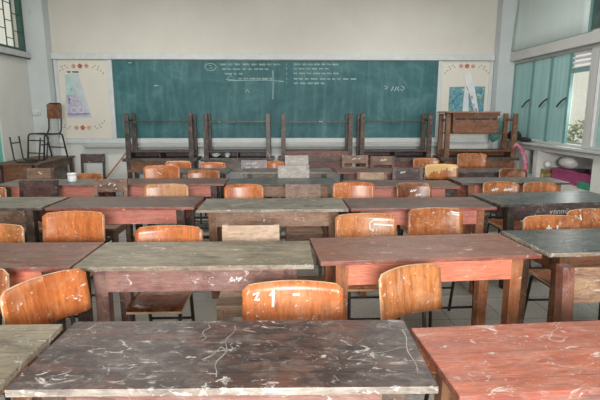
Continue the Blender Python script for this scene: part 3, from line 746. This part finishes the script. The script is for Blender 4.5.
for i, (x, w, ap, lg, _) in enumerate(rows6):
    D(low[i], x, 7.5, 0, 'top_dark', 'edge_dark', ap, lg, w=w, d=.47, inset=ins, aw=.17, group='desks under the upturned desks')
    D(upl[i], x, 7.5, 0, 'top_dark', 'edge_dark', ('ap_purple', 'ap_purple', 'ap_maroon', 'ap_purple', 'ap_rust')[i], ('leg_black', 'leg_black', 'leg_dark', 'leg_dark', 'leg_brown')[i], w=w, d=.47, inset=ins, aw=.11,
      loc_z=1.477, h=.725, flip='y' if i == 2 else 'x', foot_z=.13 if i < 4 else .32, lw=.075, group='upturned desks along the front')

# hand-scratched marks on the two nearest tops
def topmarks(dk, lines, w, mat='chalk'):
    o = [c for c in dk.children if c.name.startswith('tabletop')][0]
    for i, ln in enumerate(lines):
        q = B().strokes([ln], w, lambda u, v: ((u, v, .75), (0, 0, 1)), .0008+.0002*i).build('scratch_mark', M[mat], o); q['label'] = 'pale scratched line'
topmarks(DK1, [[(-.015+.010*math.sin(i*1.3)-.002*i, .17-.03*i) for i in range(12)], [(.575-.002*i+.006*math.sin(i), .13-.03*i) for i in range(10)], [(.52+.035*math.cos(a*.9)*(1-.02*a), .165+.02*math.sin(a*1.1)) for a in range(22)], [(-.11+.012*math.sin(i*1.9), .18-.025*i) for i in range(6)]], .0032, 'chalk_grey')
topmarks(DK1c, [[(-.02+.05*math.cos(a*.36+.4), -.09+.026*math.sin(a*.36+.4)) for a in range(17)], [(-.03+.06*math.cos(a*.4), -.088+.02*math.sin(a*.4)) for a in range(16)]], .0035)

# ------------------------------------------------------------------ chairs
SC, WC = steel_chair, wood_chair
one = [[(-.10, .15), (-.085, .175), (-.088, .10)], [(-.175, .165), (-.15, .17), (-.165, .14), (-.145, .14)]]
SC('orange plywood chair with a white numeral, directly behind the blackened desk', .03, 1.96, 0, .766, .44, 'ply_orange', marks=one+[[(.0, .15), (.03, .152)]])
SC('orange plywood chair twisted aside, pale edge, behind the corner of the blackened desk', .57, 2.07, 26, .792, .36, 'ply_honey', bh=.23)
SC('orange plywood chair slanted sharply behind the pale grey-brown desk', -1.05, 1.97, 58, .797, .38, 'ply_orange')
SC('plywood chair of which only one end of the back shows at the frame edge', -1.475, 2.1, 0, .80, .42, 'ply_brown')
WC('wooden chair with dark posts and stained beige panel, behind the salmon red desk', 1.48, 2.02, 2, .805, .46, 'plank_beige', 'leg_red', bh=.165, gap=False, post_top=.005, pw=.055)
SC('plywood chair with a white and yellow sticker, under the dark brown apron', -1.832, 2.95, 0, .80, .36, 'ply_honey', marks=[[(-.02, .06), (.15, .065)], [(-.02, .075), (.15, .08)]], group='plywood chairs behind the second row')
SC('orange plywood chair with white scuffs, behind the dull red desk', -1.495, 3.3, 0, .808, .43, 'ply_orange', bh=.22, group='plywood chairs behind the second row')
SC('rounded orange plywood chair behind the left half of the mauve-aproned desk', -.733, 2.9, 0, .795, .42, seat_in=.05, back='ply_orange', seat='ply_dark', group='plywood chairs behind the second row')
WC('pale unpainted plank chair behind the mauve-aproned desk', -.22, 2.9, 0, .80, .36, 'plank_pale', 'plank_pale', 'plank_pale', bh=.16)
SC('plywood chair with a bare white scrape, behind the bright salmon apron desk', .56, 3.2, 0, .80, .43, 'ply_honey', marks=[[(.16, .17), (.06, .165), (.03, .14), (.035, .10), (.06, .085)], [(.06, .135), (.19, .135)]], group='plywood chairs behind the second row')
SC('orange plywood chair whitened at its upper corner, beside the scraped one', 1.1, 3.36, 3, .803, .41, 'ply_brown', bh=.23, marks=[[(.12, .205), (.18, .20)], [(.13, .19), (.18, .185)]], group='plywood chairs behind the second row')
SC('pale-edged plywood chair with cross-shaped white marks, behind the rust-aproned desk', 1.84, 3.12, 0, .795, .41, 'ply_brown', marks=[[(-.03, .12), (.01, .12)], [(-.01, .14), (-.012, .10)], [(.05, .14), (.05, .10)]], group='plywood chairs behind the second row')
SC('plywood chair with two white slashes, behind the shoulder of the cross-marked one', 2.25, 3.3, 0, .80, .40, 'ply_brown', marks=[[(-.13, .17), (-.12, .13), (-.13, .09)], [(-.09, .17), (-.08, .13), (-.09, .09)]], group='plywood chairs behind the second row')
G3 = 'chairs behind the third row'
SC('clean orange plywood chair against the brown fourth-row apron', -.40, 4.5, 0, .815, .38, 'ply_orange', group=G3)
WC('dull brown plank chair with one whitened post, against the brown fourth-row apron', .17, 4.5, 0, .815, .34, 'plank_brown', 'plank_brown', bh=.16, group=G3)
SC('orange plywood chair with a white sheen on half its top, centre of the third row', .66, 4.5, 0, .83, .41, 'ply_orange', bh=.22, group=G3)
SC('white-flecked plywood chair against the pink apron beside the sheen-topped one', 1.24, 4.46, 0, .828, .34, 'ply_dark', marks=sq(0, .13, .03)+sq(.05, .09, .025), group=G3)
SC('brown plywood chair with white scribbles, against the salmon apron', 2.18, 4.65, 0, .805, .37, 'ply_brown', marks=sq(-.05, .13, .035)+sq(.08, .13, .04), group=G3)
SC('plain brown plywood chair next to the scribbled one, near the wall recess', 2.6, 4.68, 0, .793, .35, 'ply_brown', group=G3)
SC('pale glaring plywood chair against the pink apron, under the orange chair', -1.14, 4.5, 0, .822, .42, 'ply_pale', group=G3)
WC('brown plank chair spotted with white paint, slot under its plank', -1.75, 4.72, 0, .837, .33, 'plank_speck', 'plank_brown', bh=.125, marks=[[(-.1, .06), (-.09, .07)], [(-.02, .07), (.0, .09)], [(.03, .06), (.05, .08)], [(.05, .03), (.06, .035)]], group=G3)
WC('very dark maroon plank chair against the pink apron by the side wall', -2.44, 4.68, 0, .838, .37, 'plank_dark', 'leg_black', bh=.17, group=G3)
SC('brown plywood chair showing at the frame edge before the pot desk', -2.815, 4.5, 0, .80, .33, 'ply_brown', marks=sq(.08, .12, .03), group=G3)
G4 = 'chairs behind the fourth row'
SC('tall orange plywood chair with white glare at one side, under the blackened upturned desk', -1.478, 5.66, 0, .872, .43, 'ply_orange', bh=.2, marks=[[(-.06, .12), (-.03, .10), (-.01, .09)]], group=G4)
SC('dark orange plywood chair with white flecks, next to the tall glaring one', -.98, 5.64, 0, .816, .39, 'ply_brown', marks=[[(-.02, .06), (.03, .06)], [(0, .09), (.01, .085)], [(.12, .08), (.14, .08)]], group=G4)
WC('chalky white plank chair with posts, lower of two in the centre', .10, 5.66, 0, .865, .38, 'plank_white', 'plank_white', bh=.17, group=G4)
WC('pale pinkish plank chair in front of the maroon fifth-row desk', 1.04, 5.58, 0, .79, .36, 'plank_pale', 'plank_brown', bh=.11, group=G4)
WC('dark purple plank chair with one grey post and a white blot', 1.49, 5.66, 0, .837, .37, 'plank_purple', 'ap_greybrown', bh=.17, marks=sq(-.06, .11, .03), group=G4)
SC('two-tone cream and brown plywood chair beside the dark purple one', 1.957, 5.82, 0, .858, .42, 'ply_two', bh=.19, group=G4)
SC('dull brown plywood chair beside the hanging pink cloth', 2.77, 5.62, 0, .82, .34, 'ply_dark', group=G4)
WC('brown plank chair with a white mark, before the teacher table', -3.0, 5.79, 0, .83, .36, 'plank_brown', 'ap_darkbrown', bh=.13, marks=[[(0, .09), (.01, .07), (.04, .06)]], group=G4)
SC('low brown plywood chair behind the small white pot', -2.32, 5.58, 0, .79, .34, 'ply_brown', group=G4)
G5 = 'chairs behind the fifth row'
SC('bright orange plywood chair below the crumpled papers', -1.03, 6.72, 0, .797, .36, 'ply_orange', group=G5)
WC('chalky grey plank chair with white writing below the upturned paper-filled desk', -.45, 6.78, 0, .82, .37, 'plank_lilac', 'plank_lilac', bh=.17, marks=sq(-.08, .12, .03)+sq(0, .12, .04)+sq(-.09, .06, .03)+sq(.03, .06, .03), group=G5)
SC('orange plywood chair peeping out between the two chalky plank chairs', -.165, 7.28, 0, .755, .30, 'ply_orange', group=G5)
WC('chalky white plank chair, upper of two in the centre', .17, 6.98, 0, .868, .35, 'plank_white', 'plank_white', bh=.15, group=G5)
WC('pale brown plank chair with a dark slot, before the gap of the upturned desks', 1.04, 6.98, 0, .868, .39, 'plank_brown', 'plank_brown', bh=.12, marks=[[(.05, .06), (.08, .08)], [(-.04, .06), (.02, .07)]], group=G5)
WC('brown plank chair with a white splash on it, beside the slotted one', 1.45, 6.98, 0, .853, .36, 'plank_brown', 'ap_maroon', bh=.13, marks=sq(.02, .07, .05), group=G5)
SC('round-topped orange-brown plywood chair above the two-tone one', 2.08, 6.88, 0, .83, .39, 'ply_brown', group=G5)
SC('tall orange plywood chair with a white stripe of glare, under the drawer box', 2.76, 6.88, 0, .90, .44, 'ply_brown', bh=.22, group=G5)
SC('orange plywood chair half hidden behind the tall glaring chair', -1.54, 6.8, 0, .808, .38, 'ply_orange', group=G5)
WC('dark open-backed wooden chair standing alone against the front wall', -3.28, 8.12, 0, .80, .40, 'plank_purple', 'leg_black', bh=.15, gap=False)

# ------------------------------------------------------------------ teacher table and the steel chairs on it
t = thing('teacher_table', 'brown teacher table against the side wall with steel chairs on it', 'table', (-4.0, 7.72, 0))
B().box((0, 0, .735), (.64, 1.27, .03), bev=.004).build('tabletop', [M['ap_darkbrown']], t)
B().box((-.06, -.54, .41), (.50, .02, .60)).build('front_panel', M['ap_rust'], t)
B().box((.22, .15, .44), (.02, .70, .54)).build('side_panel', M['ap_greybrown'], t)
for sx in (-1, 1):
    for sy in (-1, 1): B().box((sx*.275, sy*.57, .36), (.055, .055, .718), bev=.003).build('leg', M['leg_dark'], t)
B().box((.275, 0, .66), (.02, 1.08, .10)).build('apron', M['ap_darkbrown'], t)

t = thing('steel_chair', 'upright steel-framed chair with a brown plywood back on the teacher table', 'chair', (-3.90, 7.85, .7515), -24, 'steel chairs on the teacher table')
z = .40
for sx in (-1, 1):
    B().tube([(sx*.18, -.22, .011), (sx*.18, -.17, z), (sx*.18, .16, z), (sx*.18, .23, .011)], .013, 8, .05).build('side_frame', M['steel'], t)
B().tube([(-.14, .15, z), (-.14, .19, .46), (-.14, .225, .885), (.14, .225, .885), (.14, .19, .46), (.14, .15, z)], .013, 8, .04).build('back_frame', M['steel'], t)
for yy, zz in ((-.185, .3), (.2, .17), (-.2, .1)): B().tube([(-.18, yy, zz), (.18, yy, zz)], .010, 6).build('stretcher', M['steel'], t)
for yy in (-.1, .05): B().tube([(-.18, yy, z), (.18, yy, z)], .010, 6).build('seat_bar', M['steel'], t)
b = B(); n = 8
g = [[[b.bm.verts.new((-.15+.3*i/n, .207-.02*(1-(2*i/n-1)**2)*0+s*.012-.012+(.012 if zz > .7 else 0), zz)) for i in range(n+1)] for zz in (.64, .875)] for s in (0, -1)]
for i in range(n):
    b.face([g[0][0][i], g[0][0][i+1], g[0][1][i+1], g[0][1][i]]); b.face([g[1][0][i], g[1][1][i], g[1][1][i+1], g[1][0][i+1]])
    b.face([g[0][1][i], g[0][1][i+1], g[1][1][i+1], g[1][1][i]]); b.face([g[0][0][i], g[1][0][i], g[1][0][i+1], g[0][0][i+1]])
for i in (0, n): b.face([g[0][0][i], g[0][1][i], g[1][1][i], g[1][0][i]])
b.build('backrest', M['ply_dark'], t)

t = thing('steel_chair', 'upside-down bare steel chair frame with its legs up on the teacher table', 'chair', (-3.885, 7.30, .7515), -84, 'steel chairs on the teacher table')
for sx in (-1, 1):
    B().tube([(sx*.15, -.20, .385), (sx*.15, -.17, .012), (sx*.15, .17, .012), (sx*.15, .225, .37)], .012, 8, .06).build('side_frame', M['steel'], t)
for yy, zz in ((-.192, .29), (.207, .26), (-.05, .012)): B().tube([(-.15, yy, zz), (.15, yy, zz)], .010, 6).build('stretcher', M['steel'], t)

# ------------------------------------------------------------------ small things
t = thing('white_pot', 'small white pot standing on the pink-aproned desk by the side wall', 'pot', (-2.33, 5.17, .7505))
B().lathe([(.04, 0), (.046, .01), (.046, .075), (.0, .075)], (0, 0, 0), 18).build('body', M['white_plastic'], t)
B().lathe([(.05, .0755), (.05, .095), (.0, .097)], (0, 0, 0), 18).build('lid', M['white_plastic'], t)
tag(B().blob((-1.125, 7.63, .826), (.06, .06, .036), 21, .4).build('paper_ball', M['white_paper']), 'larger crumpled white paper in the upturned desk compartment', 'paper', 'crumpled papers')
tag(B().blob((-.935, 7.62, .822), (.05, .06, .038), 22, .4).build('paper_ball', M['white_paper']), 'smaller crumpled white paper in the upturned desk compartment', 'paper', 'crumpled papers')
t = thing('broom', 'thin reddish broom stick leaning towards the blackened upturned desk', 'broom', (0, 0, 0))
B().tube([(-3.28, 8.0, .105), (-2.56, 8.02, .97)], .012, 8).build('handle', M['stick'], t)
b = B(); d = Vector((.72, .02, .88)).normalized(); o0 = Vector((-3.28, 8.0, .105))
b.tube([o0+d*.08, o0-d*.0, o0-d*.075], [.03, .055, .075], 10); b.build('brush', M['stick'], t)
t = thing('drawer_box', 'brown wooden drawer box with slotted front between the upturned brown desk legs', 'box', (3.06, 7.74, 1.1705))
B().box((0, 0, .155), (.74, .40, .10), bev=.004).build('body', M['ap_rust'], t)
b = B(); pts = [(-.37, .104), (-.37, .012), (-.355, .0), (.32, .0), (.355, .018), (.37, .05), (.36, .09), (.34, .104)]
b.prism(pts, -.20, .20).build('lower_roll', M['ap_rust'], t)
B().box((-.01, 0, .235), (.72, .38, .06), bev=.003).build('upper_board', M['leg_brown'], t)
B().box((-.06, 0, .328), (.87, .50, .024), bev=.004).build('top', M['ap_brown'], t)
b = B().box((0, 0, .290), (.76, .41, .05), bev=.003); b.build('rail', M['ap_rust'], t)
for x, w in ((-.25, .17), (.05, .32), (.30, .06)): B().box((x, -.1905, .218), (w, .004, .022)).build('slot', M['black'], t)
# pink cloth and teal cloth
t = tag(B().tube([(3.62, 7.42, .93), (3.68, 7.42, .99), (3.76, 7.41, .93), (3.83, 7.40, .80), (3.85, 7.38, .66), (3.80, 7.36, .45), (3.78, 7.36, .22), (3.80, 7.36, .03)], [.02, .03, .034, .036, .036, .036, .04, .05], 10).build('pink_cloth', M['pink_cloth']), 'pink and white spotted cloth hanging beside the upturned brown desk', 'cloth')
tag(B().blob((3.62, 8.02, 1.22), (.11, .09, .19), 31, .25).build('curtain_bunch', M['teal_cloth']), 'bunched teal curtain in the corner behind the upturned brown desk', 'curtain')

# ------------------------------------------------------------------ outside the windows
def shrub(x, y, z0, h, r, seed, label):
    t = thing('garden_tree', label, 'tree', (x, y, z0), 0, 'trees outside the window')
    B().tube([(0, 0, 0), (.05, .02, h*.5), (0, 0, h*.8)], [.09, .07, .03], 8).build('trunk', M['trunk'], t)
    rg = random.Random(seed); b = B()
    for _ in range(700):
        a, ph, rr = rg.uniform(0, 2*PI), math.acos(rg.uniform(-1, 1)), r*rg.uniform(.3, 1)**.5
        c = Vector((rr*math.sin(ph)*math.cos(a), rr*math.sin(ph)*math.sin(a), h*.75+rr*.8*math.cos(ph)))
        u = Vector((rg.uniform(-1, 1), rg.uniform(-1, 1), rg.uniform(-1, 1))).normalized(); v = u.orthogonal().normalized(); s = rg.uniform(.06, .14)
        b.face([b.bm.verts.new(c+u*s), b.bm.verts.new(c+v*s*.5), b.bm.verts.new(c-u*s), b.bm.verts.new(c-v*s*.5)])
    b.build('foliage', M['leaf'], t)
struct(B().box((14, 9, -1.05), (19, 40, .1)), 'ground', M['ground'])
shrub(8.2, 11.6, -1.0, 1.75, .8, 1, 'pale leafy tree nearest outside the open window pane')
shrub(10.5, 16.2, -1.0, 1.9, 1.0, 2, 'pale leafy tree farther off outside the open window pane')

# ------------------------------------------------------------------ light
w = bpy.data.worlds.new('sky'); S.world = w; w.use_nodes = True
bg = w.node_tree.nodes['Background']; bg.inputs[0].default_value = lin('#f6f1e4'); bg.inputs[1].default_value = .9
def area(name, loc, size, power, rot=(0, 0, 0), col=(1, .97, .92)):
    l = bpy.data.lights.new(name, 'AREA'); l.shape = 'RECTANGLE'; l.size, l.size_y = size; l.energy = power; l.color = col
    o = bpy.data.objects.new(name, l); COL.objects.link(o); o.location = loc; o.rotation_euler = rot; return o
for i, (x, y) in enumerate(((-2.1, .2), (1.9, .2), (-2.1, 3.4), (1.9, 3.4), (-2.1, 6.4), (1.9, 6.4))):
    area('ceiling_lamp', (x, y, 3.55), (1.3, .35), (14, 14, 20, 20, 44, 44)[i], col=(1, .985, .96))
# fill lamp added behind the camera, standing in for a flash
area('rear_fill_light', (.1, -2.5, 1.95), (1.3, 1.0), 390, (math.radians(85), 0, 0), (1, .99, .97))
# daylight through the open pane
area('window_light', (4.3, 6.5, 1.6), (.45, 1.0), 12, (0, math.radians(90), 0), (.95, .98, 1))

# ------------------------------------------------------------------ camera
cam = bpy.data.cameras.new('camera'); co = bpy.data.objects.new('camera', cam); COL.objects.link(co); S.camera = co
F = 470.0; pitch = math.atan(88/F); yaw = math.atan(15/F)*math.cos(pitch)
cam.sensor_width = 36.0; cam.lens = F/600*36; cam.clip_start = .05
co.location = (0, 0, 1.5); co.rotation_euler = (PI/2-pitch, 0, -yaw)
S.view_settings.view_transform = 'Standard'; S.view_settings.look = 'None'; S.view_settings.gamma = 1.0; S.view_settings.exposure = 0.04
S.view_settings.use_curve_mapping = False
S.cycles.use_denoising = True
